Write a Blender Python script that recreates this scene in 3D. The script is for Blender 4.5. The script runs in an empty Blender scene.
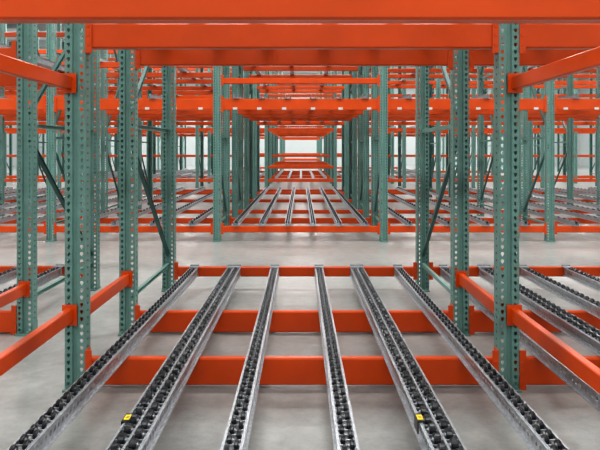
import bpy, math, random
from mathutils import Vector
random.seed(4)
S=bpy.context.scene
S.view_settings.view_transform='Standard'
for lk in('Medium High Contrast','Standard - Medium High Contrast'):
    try:
        S.view_settings.look=lk;break
    except Exception:pass
col=S.collection

# ---------------------------------------------------------------- materials
def mat(name,rgb,rough=.5,metal=0,noise=.12,scale=6,spec=.5,bump=0):
    m=bpy.data.materials.new(name);m.use_nodes=True
    nt=m.node_tree;b=nt.nodes['Principled BSDF']
    b.inputs['Roughness'].default_value=rough;b.inputs['Metallic'].default_value=metal
    b.inputs['Specular IOR Level'].default_value=spec
    tc=nt.nodes.new('ShaderNodeTexCoord');n=nt.nodes.new('ShaderNodeTexNoise')
    n.inputs['Scale'].default_value=scale;n.inputs['Detail'].default_value=3
    nt.links.new(tc.outputs['Object'],n.inputs['Vector'])
    r=nt.nodes.new('ShaderNodeValToRGB')
    r.color_ramp.elements[0].position=.3;r.color_ramp.elements[1].position=.7
    r.color_ramp.elements[0].color=(*[c*(1-noise) for c in rgb],1)
    r.color_ramp.elements[1].color=(*[min(1,c*(1+noise)) for c in rgb],1)
    nt.links.new(n.outputs['Fac'],r.inputs['Fac']);nt.links.new(r.outputs['Color'],b.inputs['Base Color'])
    return m
ORANGE=mat('orange_paint',(.60,.068,.006),.28,noise=.09,scale=3,spec=.4)
GREEN=mat('green_paint',(.135,.265,.235),.34,noise=.10,scale=8)
GREEN_SHADED=mat('shaded_green_paint',(.055,.135,.12),.4,noise=.1)  # darker copy of the upright green; shading on the braces put into the colour
GALV=mat('galvanised_steel',(.46,.48,.51),.33,.75,noise=.22,scale=40)
GALV2=mat('pale_galvanised_steel',(.48,.51,.54),.38,.6,noise=.12,scale=20)
BLACK=mat('black_plastic',(.007,.008,.011),.3,noise=.2)
GREY=mat('grey_hub',(.28,.29,.31),.4,.7)
YELLOW=mat('yellow_paint',(.85,.62,.01),.5)
WHITE=mat('white_paper',(.6,.6,.58),.6,noise=.02)
WALLM=mat('wall_paint',(.52,.55,.55),.7,noise=.03,scale=.5)
CEILM=mat('ceiling_paint',(.68,.70,.70),.8,noise=.03,scale=.5)
STEELW=mat('white_steel',(.6,.62,.62),.6,noise=.03)
def floormat():
    m=bpy.data.materials.new('polished_concrete');m.use_nodes=True
    nt=m.node_tree;N=nt.nodes;L=nt.links;b=N['Principled BSDF']
    tc=N.new('ShaderNodeTexCoord')
    n1=N.new('ShaderNodeTexNoise');n1.inputs['Scale'].default_value=1.1;n1.inputs['Detail'].default_value=6
    n2=N.new('ShaderNodeTexNoise');n2.inputs['Scale'].default_value=9;n2.inputs['Detail'].default_value=9;n2.inputs['Roughness'].default_value=.75
    for n in(n1,n2):L.new(tc.outputs['Object'],n.inputs['Vector'])
    mx=N.new('ShaderNodeMath');mx.operation='MULTIPLY_ADD';mx.inputs[1].default_value=.6
    L.new(n2.outputs['Fac'],mx.inputs[0]);
    h=N.new('ShaderNodeMath');h.operation='MULTIPLY';h.inputs[1].default_value=.4;L.new(n1.outputs['Fac'],h.inputs[0]);L.new(h.outputs[0],mx.inputs[2])
    r=N.new('ShaderNodeValToRGB');r.color_ramp.elements[0].position=.38;r.color_ramp.elements[1].position=.62
    r.color_ramp.elements[0].color=(.245,.25,.242,1);r.color_ramp.elements[1].color=(.40,.405,.39,1)
    L.new(mx.outputs[0],r.inputs['Fac'])
    mp=N.new('ShaderNodeMapping');mp.inputs['Location'].default_value=(3.6,.6,0);L.new(tc.outputs['Object'],mp.inputs['Vector'])
    br=N.new('ShaderNodeTexBrick');br.inputs['Scale'].default_value=1;br.inputs['Brick Width'].default_value=9.3;br.inputs['Row Height'].default_value=7.7
    br.inputs['Mortar Size'].default_value=.006;br.offset=0
    br.inputs['Color1'].default_value=br.inputs['Color2'].default_value=(1,1,1,1);br.inputs['Mortar'].default_value=(.6,.6,.6,1)
    L.new(mp.outputs['Vector'],br.inputs['Vector'])
    mm=N.new('ShaderNodeMix');mm.data_type='RGBA';mm.blend_type='MULTIPLY';mm.inputs[0].default_value=1
    L.new(r.outputs['Color'],mm.inputs[6]);L.new(br.outputs['Color'],mm.inputs[7]);L.new(mm.outputs[2],b.inputs['Base Color'])
    b.inputs['Roughness'].default_value=.29
    return m
FLOORM=floormat()

# ---------------------------------------------------------------- mesh helpers
class MB:
    def __init__(s):s.v=[];s.f=[];s.m=[]
    def quad(s,a,b,c,d,m=0):
        i=len(s.v);s.v+= [tuple(a),tuple(b),tuple(c),tuple(d)];s.f.append((i,i+1,i+2,i+3));s.m.append(m)
    def box(s,x0,x1,y0,y1,z0,z1,m=0):
        i=len(s.v)
        s.v+=[(x0,y0,z0),(x1,y0,z0),(x1,y1,z0),(x0,y1,z0),(x0,y0,z1),(x1,y0,z1),(x1,y1,z1),(x0,y1,z1)]
        for q in((0,3,2,1),(4,5,6,7),(0,1,5,4),(1,2,6,5),(2,3,7,6),(3,0,4,7)):
            s.f.append(tuple(i+k for k in q));s.m.append(m)
    def strip(s,o,u,v,w,length,pitch=None,r=0,tear=False,m=0):
        o=Vector(o);u=Vector(u);v=Vector(v)
        if not pitch:
            s.quad(o,o+u*w,o+u*w+v*length,o+v*length,m);return
        n=max(1,int(round(length/pitch)));p=length/n
        hu=w/2;hv=p/2
        out=[(-hu,-hv),(0,-hv),(hu,-hv),(hu,0),(hu,hv),(0,hv),(-hu,hv),(-hu,0)]
        if tear: inn=[(-.45*r,-.85*r),(0,-1.35*r),(.45*r,-.85*r),(r,.25*r),(.75*r,.95*r),(0,1.3*r),(-.75*r,.95*r),(-r,.25*r)]
        else: inn=[(-.7*r,-.7*r),(0,-r),(.7*r,-.7*r),(r,0),(.7*r,.7*r),(0,r),(-.7*r,.7*r),(-r,0)]
        for k in range(n):
            c=o+u*hu+v*(hv+k*p);i=len(s.v)
            for a,b in out+inn:s.v.append(tuple(c+u*a+v*b))
            for j in range(8):
                j2=(j+1)%8;s.f.append((i+j,i+j2,i+8+j2,i+8+j));s.m.append(m)
    def prism(s,pts,axis,a,b,m=0,off=(0,0,0)):
        i=len(s.v);n=len(pts)
        for t in(a,b):
            for p in pts:
                q=(t,p[0],p[1]) if axis=='x' else ((p[0],t,p[1]) if axis=='y' else (p[0],p[1],t))
                s.v.append((q[0]+off[0],q[1]+off[1],q[2]+off[2]))
        for k in range(n):
            s.f.append((i+k,i+(k+1)%n,i+n+(k+1)%n,i+n+k));s.m.append(m)
        s.f.append(tuple(i+k for k in reversed(range(n))));s.m.append(m)
        s.f.append(tuple(i+n+k for k in range(n)));s.m.append(m)
    def lathe(s,prof,seg,axis='x',c=(0,0,0),mats=None):
        i=len(s.v);n=len(prof)
        for k in range(seg):
            a=2*math.pi*k/seg
            for (t,r) in prof:
                if axis=='x':s.v.append((c[0]+t,c[1]+r*math.cos(a),c[2]+r*math.sin(a)))
                else:s.v.append((c[0]+r*math.cos(a),c[1]+r*math.sin(a),c[2]+t))
        for k in range(seg):
            k2=(k+1)%seg
            for j in range(n-1):
                s.f.append((i+k*n+j,i+k*n+j+1,i+k2*n+j+1,i+k2*n+j));s.m.append(mats[j] if mats else 0)
    def mesh(s,name,mats):
        me=bpy.data.meshes.new(name);me.from_pydata(s.v,[],s.f)
        for x in mats:me.materials.append(x)
        me.polygons.foreach_set('material_index',s.m);me.update();return me
def obj(name,me,loc=(0,0,0),parent=None,label=None,cat=None,group=None,kind=None,rot=(0,0,0)):
    o=bpy.data.objects.new(name,me);col.objects.link(o);o.location=loc;o.rotation_euler=rot
    if parent:o.parent=parent
    if label:o['label']=label
    if cat:o['category']=cat
    if group:o['group']=group
    if kind:o['kind']=kind
    return o

# ---------------------------------------------------------------- upright columns
W=.124;D=.09
def column_mesh(H,holes=True):
    b=MB();z=(0,0,1);P=.044 if holes else None
    b.strip((-W/2,D,0),(0,-1,0),z,D,H,P,.0075)
    b.strip((W/2,0,0),(0,1,0),z,D,H,P,.0075)
    b.strip((-W/2,0,0),(1,0,0),z,.044,H,P,.0105,True)
    b.strip((.018,0,0),(1,0,0),z,.044,H,P,.0105,True)
    b.quad((-.018,0,0),(-.012,.014,0),(-.012,.014,H),(-.018,0,H))
    b.quad((-.012,.014,0),(.012,.014,0),(.012,.014,H),(-.012,.014,H))
    b.quad((.012,.014,0),(.018,0,0),(.018,0,H),(.012,.014,H))
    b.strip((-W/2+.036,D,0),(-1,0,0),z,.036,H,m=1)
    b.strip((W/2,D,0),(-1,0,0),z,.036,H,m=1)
    return b.mesh('column',[GREEN,GREEN_SHADED])
_c={}
def cm(H,holes=True):
    if (H,holes) not in _c:_c[(H,holes)]=column_mesh(H,holes)
    return _c[(H,holes)]
def plate_mesh():
    b=MB();b.box(-.061,.061,-.045,.13,0,.012)
    for x in(-.035,.035):
        b.lathe([(.012,.011),(.030,.011),(.030,0)],6,'z',(x,-.025,0))
    b.box(-.0615,-.058,-.0,.1,.012,.09);b.box(.058,.0615,-.0,.1,.012,.09)
    return b.mesh('base_plate',[GREEN])
PLATE=plate_mesh()
_b={}
def brace_mesh(dy,dz):
    k=(round(dy,3),round(dz,3))
    if k in _b:return _b[k]
    b=MB();L=math.hypot(dy,dz);w=.034;t=.0035;d=.028
    b.box(-t/2-d/2,t/2-d/2,0,L,-w/2,w/2);b.box(-d/2,d/2,0,L,w/2-t,w/2);b.box(-d/2,d/2,0,L,-w/2,-w/2+t)
    me=b.mesh('brace',[GREEN_SHADED if abs(dz)>.05 else GREEN]);_b[k]=me;return me  # sloping braces get the green with shade painted in
FL='green-painted steel rack upright with punched slots and diagonal braces'
def frame(x,y0,y1,H,group,holes=True,full=True,label=FL,rear_back=True):
    e=obj('rack_upright',None,(x,y0,0),label=label,cat='rack upright',group=group)
    e.empty_display_size=.1
    dp=y1-y0
    zb=.012 if full else 0
    rp=dp if rear_back else dp-D
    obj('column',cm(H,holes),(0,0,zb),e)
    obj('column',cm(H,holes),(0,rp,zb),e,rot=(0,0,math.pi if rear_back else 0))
    if full:
        obj('base_plate',PLATE,(0,0,0),e)
        obj('base_plate',PLATE,(0,rp,0),e,rot=(0,0,math.pi if rear_back else 0))
    ya=D*.9;yb=dp-D*.9 if rear_back else dp-D
    z=.27;k=0
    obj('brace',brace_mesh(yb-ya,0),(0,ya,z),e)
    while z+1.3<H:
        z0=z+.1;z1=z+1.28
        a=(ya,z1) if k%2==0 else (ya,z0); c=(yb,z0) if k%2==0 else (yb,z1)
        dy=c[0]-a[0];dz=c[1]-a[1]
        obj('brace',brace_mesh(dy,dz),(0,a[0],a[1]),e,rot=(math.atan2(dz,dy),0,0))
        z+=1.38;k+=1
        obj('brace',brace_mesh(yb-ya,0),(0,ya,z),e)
    return e
def post(x,y,H,group,label='green-painted steel rack upright with teardrop slots on base plate'):
    e=obj('rack_upright',None,(x,y,0),label=label,cat='rack upright',group=group);e.empty_display_size=.1
    obj('column',cm(H),(0,0,.012),e);obj('base_plate',PLATE,(0,0,0),e);return e

# ---------------------------------------------------------------- beams
_bm={}
def bprof(h):
    c=.008
    return [(c,-h),(0,-h+c),(0,-c),(c,0),(.045,0),(.05,-.004),(.05,-.032),(.066,-.032),(.07,-.036),(.07,-h+c),(.064,-h)][::-1]
def beam_mesh(L,h):
    k=(round(L,3),round(h,3))
    if k in _bm:return _bm[k]
    b=MB();b.prism(bprof(h),'x',-.001,L+.001);me=b.mesh('rack_load_bar',[ORANGE]);_bm[k]=me;return me
def conn_mesh(h):
    k=('c',round(h,3))
    if k in _bm:return _bm[k]
    b=MB();b.box(.001,.040,-.010,-.003,-h-.03,.05);b.box(.001,.007,-.006,.07,-h-.03,.05)
    for i in range(3):
        b.box(.012,.026,-.015,-.010,-h+.01+i*(h*.38),-h+.026+i*(h*.38))
    me=b.mesh('end_connector',[ORANGE]);_bm[k]=me;return me
def tagmesh():
    b=MB();b.box(-.035,.035,-.002,0,-.018,.018);return b.mesh('location_tag',[WHITE])
TAG=tagmesh()
NB=[0]
def beam(x0,x1,y,zt,h,group,conn=True,label='orange-painted steel rack bar spanning between green uprights',tags=0):
    NB[0]+=1
    a=x0+W/2;c=x1-W/2
    if tags:label='orange-painted steel rack bar with small white location tags'
    o=obj('rack_load_bar',beam_mesh(c-a,h),(a,y+.004,zt),label=label,cat='rack bar',group=group)
    if conn:
        obj('end_connector',conn_mesh(h),(0,0,0),o)
        p=obj('end_connector',conn_mesh(h),(c-a,0,0),o);p.scale=(-1,1,1)
    for i in range(tags):
        obj('location_tag',TAG,((c-a)*(i+.5)/tags+random.uniform(-.05,.05),-.002,-h+.025),o)
    return o
DEF=[]
def dbeam(*a,**k):DEF.append((a,k))
_t={}
def tie(x,y0,y1,z,h,group):
    L=y1-y0;k=(round(L,3),h)
    if k not in _t:
        b=MB();c=.005
        b.prism([(-.022+c,-h/2),(.022-c,-h/2),(.022,-h/2+c),(.022,h/2-c),(.022-c,h/2),(-.022+c,h/2),(-.022,h/2-c),(-.022,-h/2+c)],'y',0,L)
        b.box(-.045,.045,-.004,.004,-h/2-.02,h/2+.02);b.box(-.045,.045,L-.004,L+.004,-h/2-.02,h/2+.02)
        _t[k]=b.mesh('row_tie',[ORANGE])
    return obj('row_tie',_t[k],(x,y0,z),label='orange steel row tie joining two green rack uprights',cat='rack bar',group=group)

# ---------------------------------------------------------------- flow rails
def rail_mesh(L,w,hgt=.085,holes=True,center=False,axles=True,m=None):
    b=MB();P=.045 if holes else None;v=(0,1,0)
    for sx in(-1,1):
        x=sx*w/2
        b.strip((x,0,-hgt+.006),(0,0,1),v,hgt-.012,L,P,.0135)
        b.box(min(x,x+sx*.009),max(x,x+sx*.009),0,L,-.006,-.003)
        b.box(min(x-sx*.003,x),max(x-sx*.003,x),0,L,-.006,0)
        b.box(min(x,x+sx*.014),max(x,x+sx*.014),0,L,-hgt+.003,-hgt+.006)
    b.box(-w/2,w/2,0,L,-hgt,-hgt+.003)
    if center:b.box(-.005,.005,0,L,-hgt,0)
    if axles:
        for i in range(int(L/.044)):
            y=.0246+i*.044
            b.box(-w/2,w/2,y-.003,y+.003,-.011,-.005)
    return b.mesh('rail',[m or GALV])
def wheel_mesh(r,w,seg=18):
    b=MB()
    pr=[(-w/2-.004,0),(-w/2-.004,r*.34),(-w/2,r*.38),(-w/2,r*.6),(-w/2,r*.84),(-w/2+.004,r),(w/2-.004,r),(w/2,r*.84),(w/2,r*.6),(w/2,r*.38),(w/2+.004,r*.34),(w/2+.004,0)]
    b.lathe(pr,seg,'x',mats=[1,1,1,0,0,0,0,0,1,1,1])
    return b.mesh('wheel',[BLACK,GREY])
def wheel_row_mesh(L,w,pitch,r,ww,seg=8):
    b=MB();n=int(L/pitch)
    for i in range(n):
        s=-1 if i%2 else 1
        b.lathe([(-ww/2,0),(-ww/2,r),(ww/2,r),(ww/2,0)],seg,'x',(s*w/4,(i+.5)*pitch,0))
    return b.mesh('wheel_row',[BLACK])
RN=wheel_mesh(.0235,.0175);RW=wheel_mesh(.028,.028)
def hook_mesh(w):
    b=MB();b.box(-w/2,w/2,-.03,.05,.003,.007);b.box(-w/2,w/2,-.03,-.024,-.08,.007);b.box(-w/2,w/2,.046,.05,-.0,.022);return b.mesh('end_bracket',[GALV])
HN=hook_mesh(.09);HW=hook_mesh(.14)
def labmesh():
    b=MB();b.box(-.012,.012,-.024,.024,0,.0015,0)
    for k in range(2):b.box(-.007,.007,-.013+k*.016,-.006+k*.016,.0015,.002,1)
    return b.mesh('warning_label',[YELLOW,BLACK])
LABM=labmesh()
def brake_mesh(w):
    b=MB();b.box(-w/2-.014,-w/2+.014,-.04,.04,.000,.004,0);b.box(-w/2-.017,-w/2-.012,-.04,.04,-.05,.004,0)
    return b.mesh('label_bracket',[BLACK])
SL=.0125;Y0=1.95;Y1=6.16
def zt(y):return .30-(y-2)*SL
_rm={}
def rail(x,y0,y1,wide,group,ind=True,labelon=False,z=None,slope=SL,hook=True):
    w=.122 if wide else .068;L=y1-y0;k=(round(L,3),wide)
    if k not in _rm:_rm[k]=rail_mesh(L,w,center=wide)
    lab='galvanised steel flow rail with black skate wheels on orange bars' if not wide else 'wide galvanised steel flow rail with two rows of black rollers'
    if labelon:lab='wide galvanised flow rail with black rollers and yellow warning label'
    o=obj('flow_rail',_rm[k],(x,y0,zt(y0) if z is None else z),label=lab,cat='roller track',group=group,rot=(-math.atan(slope),0,0))
    wm=RW if wide else RN; p=.088; n=int(L/p)
    if ind:
        for i in range(n):
            for s in(-1,1):
                y=(i+.28+(.5 if s>0 else 0))*p
                if y>L-.04:continue
                obj('wheel',wm,(s*w*.24,y,-.008),o,rot=(random.random(),0,0))
    else:
        kk=('wr',)+k
        if kk not in _rm:_rm[kk]=wheel_row_mesh(L,w,.045,.0235,.0175,12)
        obj('wheel_row',_rm[kk],(0,0,-.008),o,kind='stuff')
    if hook:obj('end_bracket',HW if wide else HN,(0,L,0),o)
    if labelon:
        b=obj('label_bracket',brake_mesh(w),(0,2.60-y0,0),o)
        obj('warning_label',LABM,(-w/2,0,.0042),b)
    return o

# ================================================================ FRONT RACK
XL=-1.371;XR=1.262;XRR=XR+2.633;XLL=-2.18
d0,d1,d2,d3=1.90,3.64,4.73,6.20
HF=4.47
G='green uprights of the near rack'
for x in(XL,XR,XRR):
    post(x,d0,HF,G);post(x,d1,HF,G)
    frame(x,d2,d3+.09,HF,G,rear_back=False)
frame(XLL,d2,d3+.12,HF,G,rear_back=False)
frame(XLL-2.633,d2,d3+.12,HF,G,rear_back=False)
GB='orange bars of the near rack'
for a,c in((XL,XR),(XR,XRR)):
    beam(a,c,d0,.20,.17,GB)
    beam(a,c,d1,.190,.165,GB)
    beam(a,c,d2,.18,.165,GB)
    beam(a,c,d3,.245,.10,GB)
    beam(a,c,d0,2.035,.165,GB)
    beam(a,c,d1,2.225,.15,GB)
    beam(a,c,d2,2.265,.14,GB)
beam(XLL-2.633,XLL,d2,.18,.17,GB);beam(XLL-2.633,XLL,d3+.03,.245,.10,GB)
beam(XLL-2.633,XLL,d2,2.265,.15,GB);beam(XLL-2.633,XLL,d3+.03,2.265,.15,GB)
beam(XLL-2.633,XLL,d0+.0,2.035,.16,GB);beam(XLL,XL,d0,2.035,.16,GB)
post(XLL,d0,HF,G);post(XLL-2.633,d0,HF,G)
GT='orange row ties of the near rack'
for x,s in((XL,-1),(XR,1)):
    tie(x+s*.03,d0+D+.006,d1-.006,.455,.085,GT);tie(x,d1+D+.006,d2-.006,.44,.085,GT)
    tie(x+s*.035,d0+D+.006,d1-.006,1.86,.08,GT)
tie(XLL,d0+D+.006,d2-.006,.36,.085,GT)
GR='flow rails of the near rack'
for i,(x,wd) in enumerate([(-1.10,0),(-.69,1),(-.27,0),(.185,0),(.575,1),(1.0,0)]):
    rail(x,Y0,Y1,bool(wd),GR,labelon=bool(wd))
for i,(x,wd) in enumerate([(1.47,0),(1.89,1),(2.29,0),(2.74,0),(3.2,1)]):
    rail(x,Y0,Y1,bool(wd),GR,ind=i<3)
for i,x in enumerate((-2.5,-2.9,-3.35,-3.8,-4.2)):
    rail(x,d2+.0,Y1+.03,False,GR,ind=i<2)
GU='flow rails of the upper rack level'
def plain_rail(x,y0,y1,z,group,rows=True,w=.07,m=None):
    L=y1-y0;k=('pl',round(L,3))
    if k not in _rm:_rm[k]=rail_mesh(L,w,hgt=.07,holes=False,axles=False,m=GALV2)
    o=obj('flow_rail',_rm[k],(x,y0,z),label='galvanised steel flow rail with black skate wheels on rack bars',cat='roller track',group=group)
    kk=('plw',round(L,3))
    if kk not in _rm:_rm[kk]=wheel_row_mesh(L,w,.11,.024,.020,8)
    if rows:obj('wheel_row',_rm[kk],(0,0,-.012),o,kind='stuff')
for x in(-1.07,-.645,-.265,.18,.575,1.0,1.47,1.89,2.29,2.74,3.2):
    plain_rail(x,d1,d2+.07,2.337,GU)
for x in(-2.5,-2.9,-3.35,-3.8,-4.2):plain_rail(x,d2,d3+.1,2.337,GU)

# ================================================================ MIDDLE RACK
MX=[-1.334+2.65*k for k in range(-4,5)]
MP=[(9.53,10.75),(12.1,13.3),(14.7,15.9),(17.3,18.5)]
GM='green uprights of the rack across the aisle';GMB='orange bars of the rack across the aisle'
GMR='flow rails of the rack across the aisle'
for x in MX:
    for k,(a,c) in enumerate(MP):
        if abs(x)*600/c<440:frame(x,a,c,5.5,GM,holes=k<2,full=k<2,rear_back=k>1)
for i in range(len(MX)-1):
    a,c=MX[i],MX[i+1]
    ctr=-2<a<0
    z3=3.30 if ctr else (3.02 if a<-2 else 3.45)
    for k,(p,q) in enumerate(MP):
        for y in(p,q-.09):
            if min(abs(a),abs(c))*600/y>300:continue
            first=(y==p)
            if first or k in(0,3):dbeam(a,c,y,.245,.10 if k==0 else .075,GMB,conn=k<1)
            if first or k<2:dbeam(a,c,y,2.27,.18 if (k==0 and first) else .10,GMB,conn=k<1,tags=6 if (k==0 and first and abs(a)<4.5) else 0)
            if y>10 :dbeam(a,c,y,z3,.10,GMB,conn=False)
            if y>13 and first:dbeam(a,c,y,4.35,.12,GMB,conn=False)
    if ctr:dbeam(a,c,9.53,2.60,.09,GMB)
    for j in range(6 if ctr else 4):
        x=a+.3+j*.41 if ctr else a+.40+j*.615
        if abs(x)*600/18>330:continue
        plain_rail(x,9.50,18.45,.317,GMR)
        if ctr or j%2==0:plain_rail(x,9.50,18.45,2.342,GU+' across the aisle',rows=False)
        if abs(x)<8 and j%2==0:plain_rail(x,10.6,18.45,z3+.071,GU+' across the aisle',rows=False)

# ================================================================ FAR RACKS
FX=[-1.334+2.65*k for k in range(-7,8)]
GFc='green uprights of the far rack';GFb='orange bars of the far rack'
FP=[(23,24.2),(26,27.2),(29,30.2),(32,33.2),(39,40.2),(43,44.2),(47,48.2)]
gb=MB()
gb.prism([(-.1,.12),(-.1,-.06),(-.06,-.1),(.06,-.1),(.1,-.06),(.1,.12),(.08,.12),(.08,-.05),(.05,-.08),(-.05,-.08),(-.08,-.05),(-.08,.12)][::-1],'z',0,.3)
GUARD=gb.mesh('column_guard',[YELLOW])
for x in FX:
    for k,(a,c) in enumerate(FP):
        if abs(x)*600/c<(385 if k<4 else 345):frame(x,a,c,6.9,GFc,holes=False,full=False)
    if 11<abs(x)<13:
        obj('column_guard',GUARD,(x,22.87,0),label='yellow steel guard around the foot of a rack upright',cat='column guard',group='yellow column guards')
for i in range(len(FX)-1):
    a,c=FX[i],FX[i+1]
    ctr=-2<a<0
    for p,q in FP:
        if min(abs(a),abs(c))*600/q>270:continue
        for z,h in((.35,.12),(.85,.10),(1.25,.10),(2.3,.13),(2.75,.10),(3.6,.12),(5.0,.12)):
            if z==1.25 and not (p in(26,39)):continue
            if z in(.85,2.75) and not ctr:continue
            if p>36 and z not in(.35,2.3,1.25) and not ctr:continue
            if p>28 and z==5.0 and not ctr:continue
            if p==29 and not ctr:continue
            dbeam(a,c,p,z,h,GFb,conn=False)
DEF.sort(key=lambda t:t[0][2]+1.3*abs((t[0][0]+t[0][1])/2))
for a,k in DEF:
    if NB[0]<299:beam(*a,**k)
for k in range(-3,3):
    for j in range(5):
        x=-1.334+2.65*k+.37+j*.48
        plain_rail(x,23,33.2,.42,'flow rails of the far rack',rows=False)
        plain_rail(x,23,33.2,2.37,'flow rails of the far rack',rows=False)
# ================================================================ SHELL
def shell(name,x0,x1,y0,y1,z0,z1,m):
    b=MB();b.box(x0,x1,y0,y1,z0,z1);return obj(name,b.mesh(name,[m]),kind='structure')
RX=26;RY0=-8;RY1=56;RZ=8.6
shell('floor',-RX,RX,RY0,RY1,-.2,0,FLOORM)
shell('ceiling',-RX,RX,RY0,RY1,RZ,RZ+.2,CEILM)
shell('wall_left',-RX-.2,-RX,RY0,RY1,0,RZ,WALLM);shell('wall_right',RX,RX+.2,RY0,RY1,0,RZ,WALLM)
shell('wall_back',-RX,RX,RY1,RY1+.2,0,RZ,WALLM);shell('wall_front',-RX,RX,RY0-.2,RY0,0,RZ,WALLM)
for i,y in enumerate(range(4,56,5)):
    shell('trim_%d'%(i+1),-RX,RX,y,y+.18,RZ-.4,RZ,STEELW)
hb=MB();hb.prism([(-.5,.03),(-.62,-.07),(.62,-.07),(.5,.03)],'x',-3.1,3.1)
HOUS=hb.mesh('lamp_housing',[STEELW])
for x in(-18,-9,0,9,18):
    for y in(-4,4.7,13.7,22.7,31.7,40,49):
        o=obj('ceiling_lamp',HOUS,(x,y+1.4,RZ-.5),label='long white ceiling lamp hanging under the roof',cat='lamp',group='ceiling lamps')
        l=bpy.data.lights.new('lamp_light','AREA');l.shape='RECTANGLE';l.size=6;l.size_y=1.0;l.energy=(425 if y<36 else 600);l.color=(1,1,.985)
        lo=bpy.data.objects.new('lamp_light',l);col.objects.link(lo);lo.location=(0,0,-.09);lo.parent=o
w=bpy.data.worlds.new('w');S.world=w;w.use_nodes=True
w.node_tree.nodes['Background'].inputs[0].default_value=(.8,.85,.9,1);w.node_tree.nodes['Background'].inputs[1].default_value=.5
cd=bpy.data.cameras.new('camera');cam=bpy.data.objects.new('camera',cd);col.objects.link(cam)
cam.location=(0,0,1.455);cam.rotation_euler=(math.pi/2,0,0);cd.lens=36;cd.sensor_width=36
cd.shift_y=-.125;cd.shift_x=-1/600;cd.clip_start=.05;cd.clip_end=200
S.camera=cam
